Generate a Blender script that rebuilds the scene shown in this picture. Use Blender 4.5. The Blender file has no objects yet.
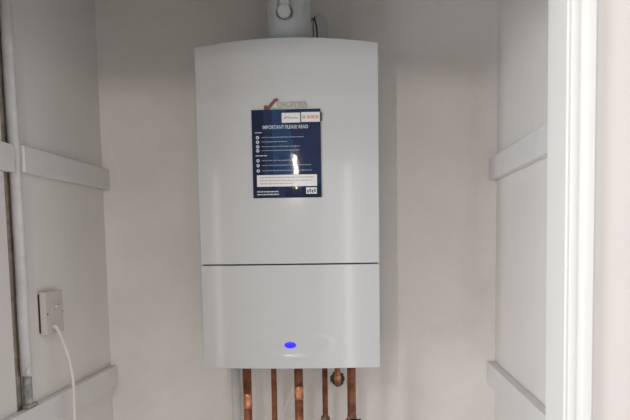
import bpy, bmesh, math, random
from mathutils import Vector, Matrix
random.seed(4)
S = bpy.context.scene
COL = S.collection

# ------------------------------------------------------------------ camera
cam_data = bpy.data.cameras.new('camera')
cam = bpy.data.objects.new('camera', cam_data); COL.objects.link(cam)
cam_data.sensor_width = 36.0
cam_data.lens = 620 / 630 * 36
cam_data.shift_x = (315 - 332.3) / 630
cam_data.shift_y = (295.8 - 210) / 630
cam_data.clip_start = 0.02
CAM = Vector((0.1746, -1.5183, 1.4589))
P, Y, Rr = math.radians(-4.895), math.radians(-2.672), math.radians(-0.776)
fw = Vector((math.sin(Y)*math.cos(P), math.cos(Y)*math.cos(P), math.sin(P)))
rt = Vector((math.cos(Y), -math.sin(Y), 0)); up = rt.cross(fw)
rt2 = rt*math.cos(Rr) + up*math.sin(Rr); up2 = up*math.cos(Rr) - rt*math.sin(Rr)
M = Matrix((rt2, up2, -fw)).transposed().to_4x4(); M.translation = CAM
cam.matrix_world = M
S.camera = cam

# ------------------------------------------------------------------ world, lights, exposure
w = bpy.data.worlds.new('world'); S.world = w; w.use_nodes = True
w.node_tree.nodes['Background'].inputs[0].default_value = (0.90, 0.95, 1.0, 1)
w.node_tree.nodes['Background'].inputs[1].default_value = 1.02

def area(name, loc, target, sx, sy, power, col, spread=180):
    l = bpy.data.lights.new(name, 'AREA'); l.shape = 'RECTANGLE'; l.size = sx; l.size_y = sy
    l.energy = power; l.color = col; l.spread = math.radians(spread)
    o = bpy.data.objects.new(name, l); COL.objects.link(o); o.location = loc
    o.rotation_euler = (Vector(target) - Vector(loc)).to_track_quat('-Z', 'Y').to_euler()
    return o
area('hall_lamp', (-0.13, -1.85, 1.845), (0.0, 0, 1.5), 0.008, 0.16, 3.5, (1.0, 0.91, 0.82))
area('hall_window_daylight', (-2.15, -2.1, 1.25), (0.5, -0.3, 1.4), 0.9, 1.1, 33, (0.86, 0.93, 1.0))
area('reflection_strip_right', (0.55, -2.95, 1.25), (0.1, 0, 1.25), 0.10, 1.5, 1.1, (1.0, 1.0, 1.0))  # added strip light, mirrored as a bright band on the boiler's right
area('reflection_strip_left', (-1.48, -2.95, 1.25), (-0.1, 0, 1.25), 0.08, 1.5, 0.8, (1.0, 1.0, 1.0))  # added strip light for the faint band mirrored at the boiler's left
S.view_settings.view_transform = 'Standard'; S.view_settings.look = 'None'
S.view_settings.gamma = 1.0; S.view_settings.use_curve_mapping = False
S.view_settings.exposure = 0.17

# ------------------------------------------------------------------ materials
def mat(name, col, rough=0.5, metal=0.0, noise=0.0, nscale=8.0, bump=0.0, bscale=60.0, emit=None, estr=0, spec=0.5,
        stain=None, coat=0.0):
    m = bpy.data.materials.new(name); m.use_nodes = True
    nt = m.node_tree; b = nt.nodes['Principled BSDF']
    b.inputs['Base Color'].default_value = (*col, 1); b.inputs['Roughness'].default_value = rough
    b.inputs['Metallic'].default_value = metal; b.inputs['Specular IOR Level'].default_value = spec
    b.inputs['Coat Weight'].default_value = coat; b.inputs['Coat Roughness'].default_value = 0.08
    tc = nt.nodes.new('ShaderNodeTexCoord')
    if noise > 0 or stain:
        n = nt.nodes.new('ShaderNodeTexNoise'); n.inputs['Scale'].default_value = nscale
        n.inputs['Detail'].default_value = 5; n.inputs['Roughness'].default_value = 0.6
        nt.links.new(tc.outputs['Object'], n.inputs['Vector'])
        r = nt.nodes.new('ShaderNodeValToRGB')
        lo = stain if stain else tuple(c*(1-noise) for c in col)
        hi = tuple(min(1, c*(1+noise*0.5)) for c in col)
        r.color_ramp.elements[0].position = 0.32; r.color_ramp.elements[0].color = (*lo, 1)
        r.color_ramp.elements[1].position = 0.6; r.color_ramp.elements[1].color = (*hi, 1)
        nt.links.new(n.outputs['Fac'], r.inputs['Fac']); nt.links.new(r.outputs['Color'], b.inputs['Base Color'])
    if bump > 0:
        n2 = nt.nodes.new('ShaderNodeTexNoise'); n2.inputs['Scale'].default_value = bscale
        n2.inputs['Detail'].default_value = 3
        nt.links.new(tc.outputs['Object'], n2.inputs['Vector'])
        bp = nt.nodes.new('ShaderNodeBump'); bp.inputs['Strength'].default_value = bump
        bp.inputs['Distance'].default_value = 0.004
        nt.links.new(n2.outputs['Fac'], bp.inputs['Height']); nt.links.new(bp.outputs['Normal'], b.inputs['Normal'])
    if emit:
        b.inputs['Emission Color'].default_value = (*emit, 1); b.inputs['Emission Strength'].default_value = estr
    return m
PLASTER = mat('plaster', (0.87, 0.825, 0.785), 0.85, noise=0.05, nscale=5, bump=0.25, bscale=35)
BOARD = mat('painted_board', (0.84, 0.80, 0.765), 0.6, noise=0.03, nscale=3, bump=0.12, bscale=14)
BATTEN = mat('batten_paint', (0.79, 0.765, 0.745), 0.5, noise=0.03, nscale=14, bump=0.2, bscale=30)
CREAM = mat('hall_wall_paint', (0.84, 0.77, 0.735), 0.8, noise=0.02, nscale=4)
HALLB = mat('hall_back_paint', (0.42, 0.40, 0.38), 0.8)
GLOSS = mat('trim_gloss', (0.89, 0.865, 0.825), 0.45, noise=0.01, nscale=6)
FLOORM = mat('floor_boards', (0.62, 0.57, 0.52), 0.6, noise=0.12, nscale=4)
CEILM = mat('ceiling_paint', (0.75, 0.73, 0.70), 0.9)
BROWN = mat('bare_timber', (0.40, 0.33, 0.26), 0.8, noise=0.35, nscale=25, bump=0.4)
BOILER = mat('boiler_enamel', (0.575, 0.567, 0.560), 0.13, spec=0.5, coat=0.5)
CHASSIS = mat('boiler_chassis', (0.06, 0.06, 0.06), 0.5)
DARK = mat('dark_gap', (0.03, 0.03, 0.03), 0.8)
FLUEM = mat('flue_plastic', (0.66, 0.68, 0.685), 0.45, noise=0.03)
CAPM = mat('cap_plastic', (0.78, 0.79, 0.79), 0.35)
SEALM = mat('grey_rubber', (0.19, 0.19, 0.185), 0.6)
COPPER = mat('copper', (0.45, 0.19, 0.115), 0.34, metal=0.85, noise=0.45, nscale=22, stain=(0.17, 0.07, 0.045))
COPPERL = mat('copper_bright', (0.66, 0.31, 0.18), 0.32, metal=0.85, noise=0.4, nscale=60)
BRASS = mat('tarnished_brass', (0.22, 0.15, 0.10), 0.45, metal=0.7, noise=0.3, nscale=60)
BLACKP = mat('black_plastic', (0.02, 0.018, 0.018), 0.45)
WHITEP = mat('white_pvc', (0.82, 0.79, 0.76), 0.45)
CONDUIT = mat('conduit_paint', (0.72, 0.69, 0.67), 0.4, noise=0.10, nscale=22, bump=0.3, bscale=50)
CONDUITR = mat('conduit_bare', (0.40, 0.385, 0.355), 0.45, noise=0.5, nscale=40, bump=0.3, bscale=50)
SOCK = mat('socket_plastic', (0.64, 0.59, 0.57), 0.35)
CABLEM = mat('cable_white', (0.78, 0.74, 0.70), 0.4)
WIREM = mat('wire_grey', (0.92, 0.90, 0.87), 0.5)
BLUE = mat('leaflet_blue', (0.056, 0.078, 0.175), 0.06, spec=0.22, bump=0.05, bscale=30)
BLUE2 = mat('leaflet_mid_blue', (0.062, 0.125, 0.27), 0.06, spec=0.22, bump=0.05, bscale=30)
BLUE3 = mat('leaflet_dark_blue', (0.037, 0.050, 0.115), 0.06, spec=0.22, bump=0.05, bscale=30)
PAPER = mat('leaflet_white', (0.72, 0.70, 0.70), 0.3)
INKW = mat('leaflet_white_ink', (0.50, 0.53, 0.60), 0.3)
INKG = mat('leaflet_pale_ink', (0.19, 0.25, 0.37), 0.3)
INKD = mat('leaflet_grey_ink', (0.42, 0.37, 0.37), 0.4)
INKN = mat('leaflet_navy_ink', (0.10, 0.12, 0.20), 0.3)
RED = mat('leaflet_red_ink', (0.72, 0.09, 0.04), 0.3)
BADGER = mat('badge_red', (0.17, 0.045, 0.03), 0.3)
CHROME = mat('badge_chrome', (0.30, 0.30, 0.28), 0.28, metal=0.7)
LED = mat('blue_light', (0.02, 0.01, 0.5), 0.3, emit=(0.03, 0.008, 0.85), estr=1.0)
HALO = mat('blue_halo_glow', (0.30, 0.32, 0.85), 0.25, emit=(0.20, 0.22, 0.95), estr=0.25)  # glow painted around the blue light as its halo
HOLEM = mat('hole_dark', (0.10, 0.08, 0.07), 0.9)

# ------------------------------------------------------------------ helpers
def link(name, bm, m, parent=None, smooth=False, bevel=0.0, seg=2, mats=None, weld=True):
    me = bpy.data.meshes.new(name)
    bmesh.ops.recalc_face_normals(bm, faces=bm.faces)
    bm.to_mesh(me); bm.free()
    for x in (mats or [m]): me.materials.append(x)
    o = bpy.data.objects.new(name, me); COL.objects.link(o)
    if parent: o.parent = parent
    if smooth:
        for p in me.polygons: p.use_smooth = True
    if bevel > 0:
        b = o.modifiers.new('bevel', 'BEVEL'); b.width = bevel; b.segments = seg
        b.limit_method = 'ANGLE'; b.angle_limit = math.radians(40); b.harden_normals = True
        for p in me.polygons: p.use_smooth = True
    return o
def tag(o, label, cat, group=None):
    o['label'] = label; o['category'] = cat
    if group: o['group'] = group
    return o
def struct(o): o['kind'] = 'structure'; return o
def empty(name, loc=(0, 0, 0)):
    o = bpy.data.objects.new(name, None); COL.objects.link(o); o.location = loc
    o.empty_display_size = 0.05; return o
def local(o, parent):   # geometry is written in world coordinates: keep it there under the parent
    o.matrix_parent_inverse = Matrix.Translation(-parent.location); return o
def box(bm, x0, x1, y0, y1, z0, z1, mi=0):
    vs = [bm.verts.new((x, y, z)) for x in (x0, x1) for y in (y0, y1) for z in (z0, z1)]
    for q in ((0,1,3,2),(4,6,7,5),(0,4,5,1),(2,3,7,6),(0,2,6,4),(1,5,7,3)):
        f = bm.faces.new([vs[i] for i in q]); f.material_index = mi
    return vs
def nbox(name, m, b, parent=None, bevel=0.0, seg=2):
    bm = bmesh.new(); box(bm, *b); o = link(name, bm, m, parent, bevel=bevel, seg=seg)
    return local(o, parent) if parent else o
def ring(bm, c, ax, r, n, ph=0.0):
    ax = Vector(ax).normalized(); a = ax.orthogonal().normalized(); b = ax.cross(a)
    return [bm.verts.new(Vector(c) + a*r*math.cos(2*math.pi*i/n+ph) + b*r*math.sin(2*math.pi*i/n+ph)) for i in range(n)]
def lathe(bm, base, ax, prof, n=32, cap=True):      # prof = [(t along axis, radius)]
    ax = Vector(ax).normalized(); base = Vector(base); prev = None; first = None
    for t, r in prof:
        c = ring(bm, base + ax*t, ax, max(r, 1e-5), n)
        if prev:
            for i in range(n): bm.faces.new((prev[i], prev[(i+1) % n], c[(i+1) % n], c[i]))
        else: first = c
        prev = c
    if cap: bm.faces.new(first[::-1]); bm.faces.new(prev)
def tube(bm, pts, r, n=14, smoothn=6):
    pts = [Vector(p) for p in pts]
    if smoothn > 1 and len(pts) > 2:               # catmull-rom
        out = []
        q = [pts[0]*2-pts[1]] + pts + [pts[-1]*2-pts[-2]]
        for i in range(1, len(q)-2):
            for k in range(smoothn):
                t = k/smoothn; a, b, c, d = q[i-1:i+3]
                out.append(0.5*((2*b)+(c-a)*t+(2*a-5*b+4*c-d)*t*t+(3*b-a-3*c+d)*t**3))
        out.append(pts[-1]); pts = out
    t0 = (pts[1]-pts[0]).normalized(); a = t0.orthogonal().normalized(); prev = None
    for i, p in enumerate(pts):
        t = (pts[min(i+1, len(pts)-1)] - pts[max(i-1, 0)]).normalized()
        a = (a - t*a.dot(t)).normalized(); b = t.cross(a)
        c = [bm.verts.new(p + a*r*math.cos(2*math.pi*k/n) + b*r*math.sin(2*math.pi*k/n)) for k in range(n)]
        if prev:
            for k in range(n): bm.faces.new((prev[k], prev[(k+1) % n], c[(k+1) % n], c[k]))
        else: bm.faces.new(c[::-1])
        prev = c
    bm.faces.new(prev)

# ------------------------------------------------------------------ the cupboard shell
XL, XR, YB = -0.600, 0.574, 0.340          # left wall, right wall, back wall
YF, YO = -0.400, -0.500                     # inner and outer face of the cupboard front
ZH = 1.903                                  # underside of the door head
ZC = 2.42
struct(nbox('wall_back', PLASTER, (XL-0.1, XR+0.1, YB, YB+0.1, 0, ZC)))
# left wall: two painted boards with a bare timber joint between them, behind the conduit
JY0, JY1 = -0.189, -0.150
bm = bmesh.new()
box(bm, XL-0.10, XL, JY1, YB, 0, ZC); box(bm, XL-0.10, XL+0.002, YF, JY0, 0, ZC)
struct(link('wall_left', bm, BOARD))
struct(nbox('trim_1', BROWN, (XL-0.06, XL-0.007, JY0, JY1, 0, ZC)))
struct(nbox('wall_right', BOARD, (XR, XR+0.1, YF, YB, 0, ZC)))
bm = bmesh.new()
OXL, OXR = -0.52, 0.506
box(bm, -2.4, OXL-0.015, YO, YF, 0, ZC); box(bm, OXR+0.006, 1.9, YO, YF, 0, ZC); box(bm, OXL-0.015, OXR+0.015, YO, YF, ZH+0.015, ZC)
struct(link('wall_front', bm, CREAM))
struct(nbox('ceiling', CEILM, (-2.4, 1.9, -3.2, YB+0.1, ZC, ZC+0.1)))
struct(nbox('floor', FLOORM, (-2.4, 1.9, -3.2, YB+0.1, -0.1, 0)))
bm = bmesh.new()
box(bm, -2.4, 0.15, -3.1, -3.0, 0, ZC); box(bm, 1.15, 1.9, -3.1, -3.0, 0, ZC); box(bm, 0.15, 1.15, -3.1, -3.0, 2.05, ZC)
struct(link('wall_hall', bm, HALLB))  # unseen wall, opening shaped to brighten the reflection on the boiler's right half
# door lining (jambs and head)
struct(nbox('trim_2', GLOSS, (OXR, OXR+0.015, YO-0.001, YF+0.001, 0, ZH), bevel=0.003))
lean_objs = [bpy.data.objects['trim_2']]
struct(nbox('trim_3', GLOSS, (OXL-0.015, OXL, YO-0.001, YF+0.001, 0, ZH), bevel=0.003))
struct(nbox('trim_4', GLOSS, (OXL-0.015, OXR+0.015, YO-0.001, YF+0.001, ZH, ZH+0.015), bevel=0.003))
# moulded architrave, an extruded profile each side
def architrave(name, x0, sgn):
    prof = [(0.003, 0), (0.003, -0.011), (0.006, -0.013), (0.014, -0.013), (0.017, -0.011), (0.021, -0.0118), (0.025, -0.014),
            (0.028, -0.016), (0.038, -0.016), (0.040, -0.016), (0.040, 0)]
    bm = bmesh.new(); lo = [bm.verts.new((x0+sgn*a, YO-0.0005+b, 0.0)) for a, b in prof]; hi = [bm.verts.new((x0+sgn*a, YO-0.0005+b, ZH+0.055)) for a, b in prof]
    n = len(prof)
    for i in range(n): bm.faces.new((lo[i], lo[(i+1) % n], hi[(i+1) % n], hi[i]))
    bm.faces.new(lo); bm.faces.new(hi[::-1])
    return struct(link(name, bm, GLOSS, bevel=0.001))
lean_objs.append(architrave('trim_5', OXR, 1)); architrave('trim_6', OXL, -1)
for o in lean_objs:                         # the old right jamb stands slightly out of plumb
    for v_ in o.data.vertices: v_.co.x -= (v_.co.z-1.133)*0.0085

# battens along the side walls
BT = 0.022
def batten(name, x0, x1, y0, y1, z0, z1):
    bm = bmesh.new(); n = 14
    prev = None
    for i in range(n+1):                          # slightly uneven sawn timber
        y = y0+(y1-y0)*i/n; d = [random.uniform(-0.0008, 0.0008) for _ in range(2)]
        vs = [bm.verts.new((x0, y, z0+d[0])), bm.verts.new((x1, y, z0+d[0])), bm.verts.new((x1, y, z1+d[1])), bm.verts.new((x0, y, z1+d[1]))]
        if prev:
            for k in range(4): bm.faces.new((prev[k], prev[(k+1) % 4], vs[(k+1) % 4], vs[k]))
        else: bm.faces.new(vs[::-1])
        prev = vs
    bm.faces.new(prev)
    return struct(link(name, bm, BATTEN, bevel=0.0025))
batten('trim_7', XL+0.0005, XL+BT, -0.1375, YB-0.001, 1.626, 1.687)      # upper left, far of the conduit
batten('trim_8', XL+0.0025, XL+BT, YF+0.001, -0.176, 1.622, 1.682)        # upper left, near of the conduit
batten('trim_9', XL+0.0025, XL+BT, YF+0.001, YB-0.001, 1.027, 1.091)      # lower left
batten('trim_10', XR-BT, XR-0.0005, YF+0.001, YB-0.001, 1.634, 1.697)     # upper right
batten('trim_11', XR-BT-0.002, XR-0.0005, YF+0.001, YB-0.001, 1.036, 1.098)  # lower right

# ------------------------------------------------------------------ boiler
BZ = 1.15; HW = 0.22; BH = 0.78; SPLIT = 0.2575
def front(x): return -0.013*(1-(x/HW)**2)
boiler = empty('boiler', (0, YB, BZ)); tag(boiler, 'white wall-hung gas boiler with a bowed two-piece front and blue light', 'boiler')
def cover(name, z0, ztop, nx, nz, recess=False):
    bm = bmesh.new(); g = []
    for j in range(nz+1):
        row = []
        for i in range(nx+1):
            x = -HW + 2*HW*i/nx; z = z0 + (ztop(x)-z0)*j/nz; y = front(x)
            if recess:
                # shallow smiling dish around the button
                u = (x-0.008)/0.078; v = (z-(BZ+0.0535+0.007*u*u))/0.0255; r = u*u+v*v
                if r < 1: y += 0.0039*(1-r)**1.3*(1.0 if v > 0 else 1.0)
                if 0.9 < r < 1.7: y -= 0.0008*math.sin(math.pi*(r-0.9)/0.8)
            row.append(bm.verts.new((x, y, z)))
        g.append(row)
    for j in range(nz):
        for i in range(nx): bm.faces.new((g[j][i], g[j][i+1], g[j+1][i+1], g[j+1][i]))
    loop = [g[0][i] for i in range(nx+1)] + [g[j][nx] for j in range(1, nz+1)] + [g[nz][i] for i in range(nx-1, -1, -1)] + [g[j][0] for j in range(nz-1, 0, -1)]
    back = [bm.verts.new((v.co.x, 0.300, v.co.z)) for v in loop]
    n = len(loop)
    for i in range(n): bm.faces.new((loop[i], loop[(i+1) % n], back[(i+1) % n], back[i]))
    bm.faces.new(back)
    return local(link(name, bm, BOILER, boiler, bevel=0.0010, seg=2), boiler)
cover('front_cover', BZ+SPLIT+0.0018, lambda x: BZ+BH+0.0135*(1-(x/HW)**2), 48, 40)
low = cover('lower_cover', BZ, lambda x: BZ+SPLIT-0.0016, 110, 70, True)
local(nbox('chassis', CHASSIS, (-HW+0.004, HW-0.004, 0.004, YB-0.001, BZ+0.006, BZ+BH-0.01), boiler), boiler)
# blue light: lens in the dish, its halo painted as a glowing ring
def lens(name, m, a, b, y, dep, parent):
    bm = bmesh.new(); n = 40; rows = []
    for k in range(7):
        t = k/6; rr = math.cos(t*math.pi/2) if k < 6 else 0.02
        rows.append([bm.verts.new((-0.0015+a*rr*math.cos(2*math.pi*i/n), y-dep*math.sin(t*math.pi/2), BZ+0.0585+b*rr*math.sin(2*math.pi*i/n))) for i in range(n)])
    rows.insert(0, [bm.verts.new((v.co.x, y+0.006, v.co.z)) for v in rows[0]])
    for k in range(len(rows)-1):
        for i in range(n): bm.faces.new((rows[k][i], rows[k][(i+1) % n], rows[k+1][(i+1) % n], rows[k+1][i]))
    bm.faces.new(rows[-1]); bm.faces.new(rows[0][::-1])
    return link(name, bm, m, parent, smooth=True)
halo_ring = local(lens('light_halo', HALO, 0.0170, 0.0105, -0.0088, 0.0012, boiler), boiler)
b_ = lens('status_light', LED, 0.0145, 0.0080, -0.0098, 0.0022, boiler); local(b_, boiler)

# text / graphics that follow the bowed front
def text_bm(s, x, z, size, depth, off, align='LEFT', shear=0.0, width=None, bold=0.0):
    cu = bpy.data.curves.new('t', 'FONT'); cu.body = s; cu.size = size; cu.extrude = depth/2; cu.align_x = align; cu.shear = shear
    cu.offset = bold; cu.resolution_u = 3
    ob = bpy.data.objects.new('t', cu); COL.objects.link(ob)
    dg = bpy.context.evaluated_depsgraph_get(); me = bpy.data.meshes.new_from_object(ob.evaluated_get(dg))
    bpy.data.objects.remove(ob); bpy.data.curves.remove(cu)
    bm = bmesh.new(); bm.from_mesh(me); bpy.data.meshes.remove(me)
    xs = [v.co.x for v in bm.verts]; k = (width/(max(xs)-min(xs))) if width else 1.0
    x_min = min(xs)
    for v in bm.verts:
        X = x+((v.co.x-x_min)*k if width else v.co.x); Z = z+v.co.y; d = v.co.z
        v.co = (X, front(X)-off-depth/2-d, Z)
    return bm
def patch(bm, pts, off, th=0.0002):               # polygon on the front, x/z points, cut into strips to follow the bow
    f = [bm.verts.new((a, front(a)-off-th, b)) for a, b in pts]; k = [bm.verts.new((a, front(a)-off, b)) for a, b in pts]
    n = len(pts); bm.faces.new(f); bm.faces.new(k[::-1])
    for i in range(n): bm.faces.new((f[i], k[i], k[(i+1) % n], f[(i+1) % n]))
def rect(bm, x0, x1, z0, z1, off, th=0.0002, n=8):
    for i in range(n):
        a = x0+(x1-x0)*i/n; b = x0+(x1-x0)*(i+1)/n
        patch(bm, [(a, z0), (b, z0), (b, z1), (a, z1)], off, th)
# badge: red tick and chrome letters, its foot hidden by the leaflet
badge = empty('badge', (0, 0, 0)); badge.parent = boiler; badge.matrix_parent_inverse = Matrix.Translation(-boiler.location)
bm = bmesh.new()
patch(bm, [(-0.053, 1.786), (-0.047, 1.788), (-0.044, 1.7845), (-0.028, 1.8015), (-0.0215, 1.8035), (-0.0185, 1.800), (-0.0195, 1.796), (-0.0245, 1.7965), (-0.040, 1.7775), (-0.053, 1.7775)], 0.0003, 0.003)
o = link('tick_mark', bm, BADGER, badge)
bm = text_bm('ORCESTER', -0.0215, 1.7825, 0.0175, 0.0026, 0.0002, width=0.0725, bold=0.0004)
for v in list(bm.verts):
    pass
o = link('lettering', bm, CHROME, badge)
bm = bmesh.new(); rect(bm, -0.0400, 0.050, 1.7790, 1.7812, 0.0002, 0.0016)
link('badge_bar', bm, CHROME, badge)

# ------------------------------------------------------------------ leaflet taped to the boiler
leaf = empty('leaflet', (0, front(0)-0.001, 1.675)); tag(leaf, 'dark blue printed instruction leaflet stuck on the white boiler front', 'leaflet')
LX0, LX1, LZ0, LZ1 = -0.0835, 0.0820, 1.5685, 1.7770
LO = 0.0030
def lpart(name, bm, m): return local(link(name, bm, m, leaf), leaf)
# sheet with a soft vertical curl; three blue fields share the one sheet
def lsheet():
    bm = bmesh.new(); nx, nz = 40, 44; g = []
    for j in range(nz+1):
        row = []
        for i in range(nx+1):
            x = LX0+(LX1-LX0)*i/nx; z = LZ0+(LZ1-LZ0)*j/nz
            row.append(bm.verts.new((x, front(x)-LO, z)))
        g.append(row)
    for j in range(nz):
        for i in range(nx):
            f = bm.faces.new((g[j][i], g[j][i+1], g[j+1][i+1], g[j+1][i]))
            cx = (i+.5)/nx; cz = (j+.5)/nz
            f.material_index = 0
            if cx < 0.17: f.material_index = 2
            elif 0.30 < cx < 0.50+0.25*(1-cz): f.material_index = 1
            if cz < 0.16: f.material_index = 2 if not (0.34 < cx < 0.47) else 0
    bmesh.ops.solidify(bm, geom=bm.faces[:], thickness=0.0006)
    o = link('sheet', bm, BLUE, leaf, smooth=False, mats=[BLUE, BLUE2, BLUE3]); return local(o, leaf)
lsheet()
Q = LO+0.0001
bm = bmesh.new(); rect(bm, -0.0105, 0.0335, 1.7455, 1.7685, Q); lpart('logo_panel', bm, PAPER)
bm = bmesh.new(); rect(bm, 0.0360, 0.0805, 1.7465, 1.7695, Q); lpart('logo_panel', bm, PAPER)
bm = bmesh.new(); rect(bm, 0.0335, 0.0360, 1.7460, 1.7690, Q); lpart('logo_divider', bm, BLACKP)
bm = bmesh.new(); rect(bm, 0.0805, 0.0852, 1.7480, 1.7685, Q); lpart('black_tab', bm, BLACKP)
Q2 = Q+0.0003
lpart('logo_lettering', text_bm('Worcester', 0.0015, 1.7545, 0.0078, 0.0002, Q2, width=0.0275), INKN)
bm = bmesh.new(); patch(bm, [(-0.006, 1.7535), (-0.0015, 1.7600), (0.0010, 1.7605), (-0.003, 1.7535)], Q2); lpart('logo_tick', bm, RED)
lpart('brand_lettering', text_bm('BOSCH', 0.0510, 1.7545, 0.0098, 0.0002, Q2, width=0.0255, bold=0.0003), RED)
bm = bmesh.new(); n = 20
for i in range(n):
    a0, a1 = 2*math.pi*i/n, 2*math.pi*(i+1)/n
    P_ = lambda r, a: (0.0430+r*math.cos(a), 1.7578+r*math.sin(a))
    patch(bm, [P_(0.0026, a0), P_(0.0038, a0), P_(0.0038, a1), P_(0.0026, a1)], Q2)
patch(bm, [(0.0413, 1.7573), (0.0447, 1.7573), (0.0447, 1.7583), (0.0413, 1.7583)], Q2)
lpart('ring_emblem', bm, INKN)
lpart('heading', text_bm('IMPORTANT PLEASE READ', -0.0570, 1.7318, 0.0118, 0.0002, Q, width=0.1090, bold=0.0002), INKW)
def lines(bm, x0, x1, z, h, off=Q, seed=1):       # a line of print too small to read
    rnd = random.Random(seed); x = x0
    while x < x1-0.001:
        wd = min(rnd.uniform(0.004, 0.011), x1-x); rect(bm, x, x+wd, z-h/2, z+h/2, off, n=2); x += wd+0.0013
bm = bmesh.new(); lines(bm, -0.0755, -0.0580, 1.7235, 0.0020, seed=3); lpart('subheading', bm, INKW)
bm = bmesh.new(); lines(bm, -0.0755, -0.0480, 1.6690, 0.0020, seed=5); lpart('subheading', bm, INKW)
for k, (z, x1) in enumerate(((1.7120, 0.041), (1.7015, 0.002), (1.6905, 0.031), (1.6810, 0.030), (1.6575, 0.020), (1.6460, 0.058), (1.6335, 0.060))):
    bm = bmesh.new(); lines(bm, -0.0600, x1, z, 0.0017, seed=10+k); lpart('small_print', bm, INKG)
def icon(z):
    bm = bmesh.new(); n = 18
    for i in range(n):
        a0, a1 = 2*math.pi*i/n, 2*math.pi*(i+1)/n
        P2 = lambda r, a: (-0.0700+r*math.cos(a), z+r*math.sin(a))
        patch(bm, [P2(0.0014, a0), P2(0.0040, a0), P2(0.0040, a1), P2(0.0014, a1)], Q)
    return bm
for z in (1.7120, 1.7015, 1.6905, 1.6810, 1.6575, 1.6460, 1.6335): lpart('bullet_icon', icon(z), INKW)
bm = bmesh.new(); rect(bm, -0.0735, 0.0715, 1.5955, 1.6230, Q); lpart('notice_panel', bm, PAPER)
bm = bmesh.new(); lines(bm, -0.066, 0.064, 1.6170, 0.0022, Q2, 31); lines(bm, -0.066, 0.060, 1.6095, 0.0020, Q2, 32); lines(bm, -0.066, 0.014, 1.6025, 0.0020, Q2, 33)
lpart('notice_print', bm, INKD)
bm = bmesh.new(); lines(bm, -0.0735, -0.021, 1.5835, 0.0028, Q, 41); lines(bm, -0.0735, -0.021, 1.5768, 0.0028, Q, 42); lpart('footer_print', bm, INKW)
bm = bmesh.new(); rect(bm, 0.0450, 0.0705, 1.5770, 1.5920, Q); lpart('footer_stamp', bm, PAPER)
bm = bmesh.new()
for i in range(4): rect(bm, 0.0470+i*0.0056, 0.0512+i*0.0056, 1.5795+0.001*(i % 2), 1.5870+0.002*(i % 2), Q2, n=2)
lpart('stamp_print', bm, INKN)

# ------------------------------------------------------------------ flue
flue = empty('flue_pipe', (-0.003, 0.12, BZ+BH+0.0145)); tag(flue, 'pale grey flue pipe with round test cap rising from the boiler top', 'flue')
FX, FY, FZ = -0.003, 0.12, BZ+BH+0.0155
def fl(name, bm, m, **k): return local(link(name, bm, m, flue, **k), flue)
bm = bmesh.new(); lathe(bm, (FX, FY, FZ), (0, 0, 1), [(0.0, 0.0585), (0.12, 0.0555), (0.20, 0.052), (0.32, 0.052), (ZC-FZ, 0.052)], 56); fl('pipe', bm, FLUEM, smooth=True)
bm = bmesh.new(); lathe(bm, (FX, FY, FZ-0.001), (0, 0, 1), [(0, 0.074), (0.010, 0.074), (0.015, 0.070), (0.017, 0.060), (0.020, 0.0578)], 56); fl('base_collar', bm, FLUEM, smooth=True)
PX, PZ = -0.008, 2.027; PY = FY-0.055
bm = bmesh.new(); lathe(bm, (PX, PY+0.012, PZ), (0, -1, 0), [(0, 0.021), (0.016, 0.021), (0.018, 0.0195)], 32); fl('cap_seal', bm, SEALM)
bm = bmesh.new(); lathe(bm, (PX, PY-0.004, PZ+0.0015), (0, -1, 0), [(0, 0.0165), (0.010, 0.0165), (0.013, 0.0145)], 32); fl('test_cap', bm, CAPM, bevel=0.001)
bm = bmesh.new()
tube(bm, [(PX-0.0185, PY-0.001, PZ+0.13), (PX-0.0185, PY-0.001, PZ+0.004), (PX-0.013, PY-0.003, PZ-0.0135), (PX, PY-0.004, PZ-0.0205), (PX+0.013, PY-0.003, PZ-0.0135), (PX+0.0185, PY-0.001, PZ+0.004), (PX+0.0185, PY-0.001, PZ+0.13)], 0.0028, 10)
fl('cap_strap', bm, FLUEM, smooth=True)
nb = nbox('cap_tongue', CAPM, (PX-0.010, PX+0.012, PY-0.012, PY+0.02, PZ+0.014, PZ+0.12), flue, bevel=0.003)
# rounded plastic cover on the wall behind the flue, with a black lead in front
bm = bmesh.new(); pr = [(0.030, 1.93), (0.030, 2.09)] + [(0.058+0.028*math.cos(a), 2.085+0.028*math.sin(a)) for a in [math.pi*(1-i/12) for i in range(13)]] + [(0.086, 1.93)]
a_ = [bm.verts.new((x, YB-0.030, z)) for x, z in pr]; c_ = [bm.verts.new((x, YB-0.0008, z)) for x, z in pr]; n = len(pr)
bm.faces.new(a_); bm.faces.new(c_[::-1])
for i in range(n): bm.faces.new((a_[i], c_[i], c_[(i+1) % n], a_[(i+1) % n]))
tag(link('terminal_cover', bm, mat('cover_plastic', (0.72, 0.73, 0.73), 0.4), bevel=0.004), 'rounded grey-white plastic cover on the wall beside the flue pipe', 'cover')
bm = bmesh.new(); tube(bm, [(0.055, 0.205, 2.064), (0.059, 0.19, 2.050), (0.063, 0.18, 2.030), (0.064, 0.18, 2.008), (0.062, 0.18, 1.975), (0.060, 0.18, BZ+BH+0.014)], 0.0022, 8)
tube(bm, [(0.055, 0.205, 2.064), (0.053, 0.20, 2.045), (0.0535, 0.195, 2.020), (0.056, 0.185, BZ+BH+0.014)], 0.0013, 8)
tag(link('electric_lead', bm, BLACKP, smooth=True), 'thin black looped lead rising between the flue pipe and rounded cover', 'cable')

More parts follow.
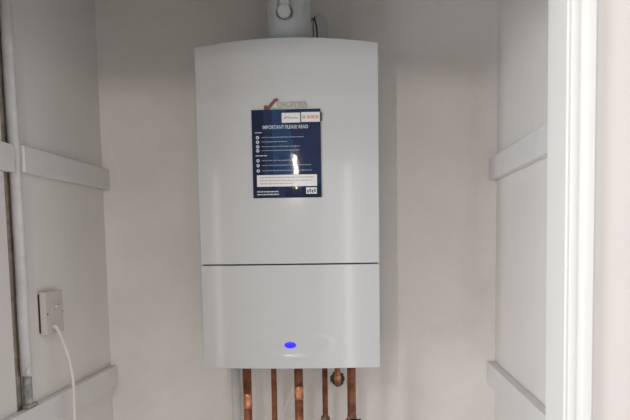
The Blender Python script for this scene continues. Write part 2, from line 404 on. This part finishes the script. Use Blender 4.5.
# ------------------------------------------------------------------ pipework under the boiler
def pipe(name, x, y, r, label, coupling=None, nut=None, z0=0.0, m=COPPER, lean=0.0):
    root = empty(name, (x, y, z0)); tag(root, label, 'pipe', 'copper pipes below the boiler' if name == 'copper_pipe' else None)
    bm = bmesh.new()
    lathe(bm, (x+lean, y, z0+0.001), (-lean, 0, BZ+0.006-z0), [(0, r), (BZ+0.004-z0, r)], 28)
    local(link('tube', bm, m, root, smooth=True), root)
    if coupling:
        za, zb = coupling; bm = bmesh.new(); R_ = r+0.0010
        lathe(bm, (x, y, za), (0, 0, 1), [(0, r+0.0002), (0.0008, R_), (0.005, R_), (0.006, R_+0.0008), (0.008, R_), (zb-za-0.008, R_), (zb-za-0.006, R_+0.0008), (zb-za-0.005, R_), (zb-za-0.0008, R_), (zb-za, r+0.0002)], 28)
        c = local(link('coupling', bm, COPPERL, root, smooth=True), root)
        if m is COPPER: c['label'] = 'bright copper soldered coupling'
    if nut:
        bm = bmesh.new()
        lathe(bm, (x, y, nut-0.030), (0, 0, 1), [(0, r+0.003), (0.004, r+0.0055), (0.024, r+0.0055), (0.028, r+0.002)], 6)
        local(link('compression_nut', bm, BRASS, root), root)
    return root
PYY = 0.14
pipe('copper_pipe', -0.1392, PYY, 0.0118, 'leftmost thick copper pipe below the boiler with a low coupling', coupling=(1.010, 1.051))
pipe('copper_pipe', -0.0655, PYY, 0.0075, 'thin copper pipe below the boiler, between the two with couplings', nut=0.975)
pipe('copper_pipe', 0.0022, PYY, 0.0118, 'thick copper pipe under the boiler middle with a high coupling', coupling=(1.034, 1.071))
pipe('copper_pipe', 0.0740, PYY, 0.0075, 'thin copper pipe with a nut, just left of the wall elbow pipe', nut=0.990)
pipe('copper_pipe', 0.1462, PYY, 0.0118, 'rightmost thick copper pipe, ending in a black valve below the boiler', z0=0.0)
pipe('waste_pipe', -0.205, YB-0.034, 0.0130, 'off-white plastic waste pipe on the wall left of the copper pipes', m=WHITEP)
# valve on the last pipe
v = empty('pipe_valve', (0.1462, PYY, 0.94)); tag(v, 'black handled valve on the rightmost copper pipe', 'valve')
bm = bmesh.new(); lathe(bm, (0.1462, PYY, 0.925), (0, 0, 1), [(0, 0.014), (0.004, 0.0175), (0.052, 0.0175), (0.056, 0.0135), (0.064, 0.0130)], 6); local(link('valve_body', bm, BRASS, v), v)
local(nbox('lever', BLACKP, (0.139, 0.172, PYY-0.040, PYY-0.020, 0.970, 0.986), v, bevel=0.003), v)
# elbow pipe turning into a hole in the wall
ex = 0.1035
el = empty('elbow_pipe', (ex, YB, 1.045)); tag(el, 'short copper pipe bending into a dark hole in the wall', 'pipe')
bm = bmesh.new(); tube(bm, [(ex, 0.262, BZ+0.004), (ex, 0.262, 1.075), (ex, 0.2635, 1.058), (ex, 0.272, 1.0455), (ex, 0.288, 1.042), (ex, YB-0.0025, 1.042)], 0.0078, 18, 6)
local(link('tube', bm, COPPER, el, smooth=True), el)
bm = bmesh.new(); lathe(bm, (ex, 0.262, 1.060), (0, 0, 1), [(0, 0.0082), (0.001, 0.0098), (0.014, 0.0098), (0.015, 0.0082)], 24); local(link('coupling', bm, COPPERL, el, smooth=True), el)
bm = bmesh.new(); n = 26; rnd = random.Random(9)
R1 = [0.022*(1+rnd.uniform(-0.12, 0.12)) for _ in range(n)]
f_ = [bm.verts.new((ex-0.003+R1[i]*math.cos(2*math.pi*i/n), YB-0.0008, 1.046+R1[i]*1.08*math.sin(2*math.pi*i/n))) for i in range(n)]
k_ = [bm.verts.new((v_.co.x, YB+0.0005, v_.co.z)) for v_ in f_]
bm.faces.new(f_); bm.faces.new(k_[::-1])
for i in range(n): bm.faces.new((f_[i], k_[i], k_[(i+1) % n], f_[(i+1) % n]))
struct(link('trim_12', bm, HOLEM))
# thin wire hanging behind the middle pipe
bm = bmesh.new(); tube(bm, [(0.020, 0.20, BZ+0.004), (0.004, 0.20, 1.10), (-0.018, 0.20, 1.060), (-0.037, 0.20, 1.010), (-0.058, 0.20, 0.950), (-0.085, 0.21, 0.86), (-0.10, 0.24, 0.70)], 0.0029, 8)
tag(link('thin_wire', bm, WIREM, smooth=True), 'thin pale wire slanting down behind the middle copper pipe', 'wire')

# ------------------------------------------------------------------ conduit on the left wall
con = empty('conduit', (XL, -0.145, 1.095)); tag(con, 'painted vertical conduit standing on the lower batten of the left wall', 'conduit')
CY = -0.151; CZ0 = 1.0925
bm = bmesh.new()
def halfround(bm, z0, z1, y, hw, dep, wob=0.0):
    prev = None; nz = 24
    for j in range(nz+1):
        z = z0+(z1-z0)*j/nz; wx = wob*math.sin(z*9)+wob*0.5*math.sin(z*23)
        prof = [(-1, 0), (-1, .35), (-.8, .75), (-.4, .97), (0, 1), (.4, .97), (.8, .75), (1, .35), (1, 0)]
        c = [bm.verts.new((XL+0.0006+dep*b, y+wx+hw*a, z)) for a, b in prof]
        if prev:
            for i in range(len(c)): bm.faces.new((prev[i], prev[(i+1) % len(c)], c[(i+1) % len(c)], c[i]))
        else: bm.faces.new(c[::-1])
        prev = c
    bm.faces.new(prev)
halfround(bm, 1.172, ZC-0.001, CY, 0.0140, 0.018, 0.0010)
local(link('painted_casing', bm, CONDUIT, con, smooth=True), con)
bm = bmesh.new(); halfround(bm, CZ0, 1.176, CY+0.004, 0.0118, 0.014)
o = local(link('bare_stub', bm, CONDUITR, con, smooth=True), con); o['label'] = 'bare scuffed grey conduit end'
bm = bmesh.new(); box(bm, XL+0.0026, XL+0.019, CY-0.019, CY+0.021, CZ0-0.0005, CZ0+0.007)
local(link('foot_clip', bm, CONDUITR, con, bevel=0.0015), con)
bm = bmesh.new(); lathe(bm, (XL+0.0010, CY, 1.176), (1, 0, 0), [(0, 0.0138), (0.016, 0.0138), (0.0182, 0.0115)], 28)
local(link('end_cap', bm, CONDUIT, con, bevel=0.001), con)

# ------------------------------------------------------------------ fused outlet on the left wall and its cable
so = empty('wall_outlet', (XL, -0.030, 1.297)); tag(so, 'off-white switched wall outlet with a white cable on the left wall', 'outlet')
SY0, SY1, SZ0, SZ1 = -0.074, 0.014, 1.245, 1.350
FXO = XL+0.0195
local(nbox('shadow_gap_box', BLACKP, (XL+0.0005, XL+0.0045, SY0+0.001, SY1-0.006, SZ0+0.006, SZ1-0.006), so), so)  # mounting box coloured black to paint the shadow gap behind the plate
local(nbox('face_plate', SOCK, (XL+0.0045, FXO, SY0, SY1, SZ0, SZ1), so, bevel=0.0025, seg=3), so)
local(nbox('fuse_carrier', SOCK, (FXO, FXO+0.002, -0.048, 0.004, 1.285, 1.322), so, bevel=0.0008), so)
local(nbox('rocker', SOCK, (FXO+0.002, FXO+0.0075, -0.034, -0.006, 1.307, 1.316), so, bevel=0.0012), so)
for sy in (-0.066, 0.008):
    bm = bmesh.new(); lathe(bm, (FXO-0.0003, sy, 1.296), (1, 0, 0), [(0, 0.0032), (0.0009, 0.0028)], 14); local(link('screw', bm, BRASS, so), so)
bm = bmesh.new(); lathe(bm, (FXO-0.0003, -0.046, 1.264), (1, 0, 0), [(0, 0.0075), (0.0025, 0.0065), (0.003, 0.005)], 18); local(link('cable_grommet', bm, SOCK, so, smooth=True), so)
bm = bmesh.new()
tube(bm, [(FXO+0.003, -0.046, 1.264), (FXO+0.007, -0.045, 1.2625), (-0.5675, -0.045, 1.254), (-0.561, -0.045, 1.238), (-0.550, -0.045, 1.205), (-0.541, -0.045, 1.168), (-0.536, -0.045, 1.118), (-0.538, -0.045, 1.03), (-0.540, -0.045, 0.9), (-0.542, -0.045, 0.5), (-0.54, -0.045, 0.05)], 0.0042, 12)
tag(link('power_cable', bm, CABLEM, smooth=True), 'white power cable curving down from the wall outlet', 'cable')
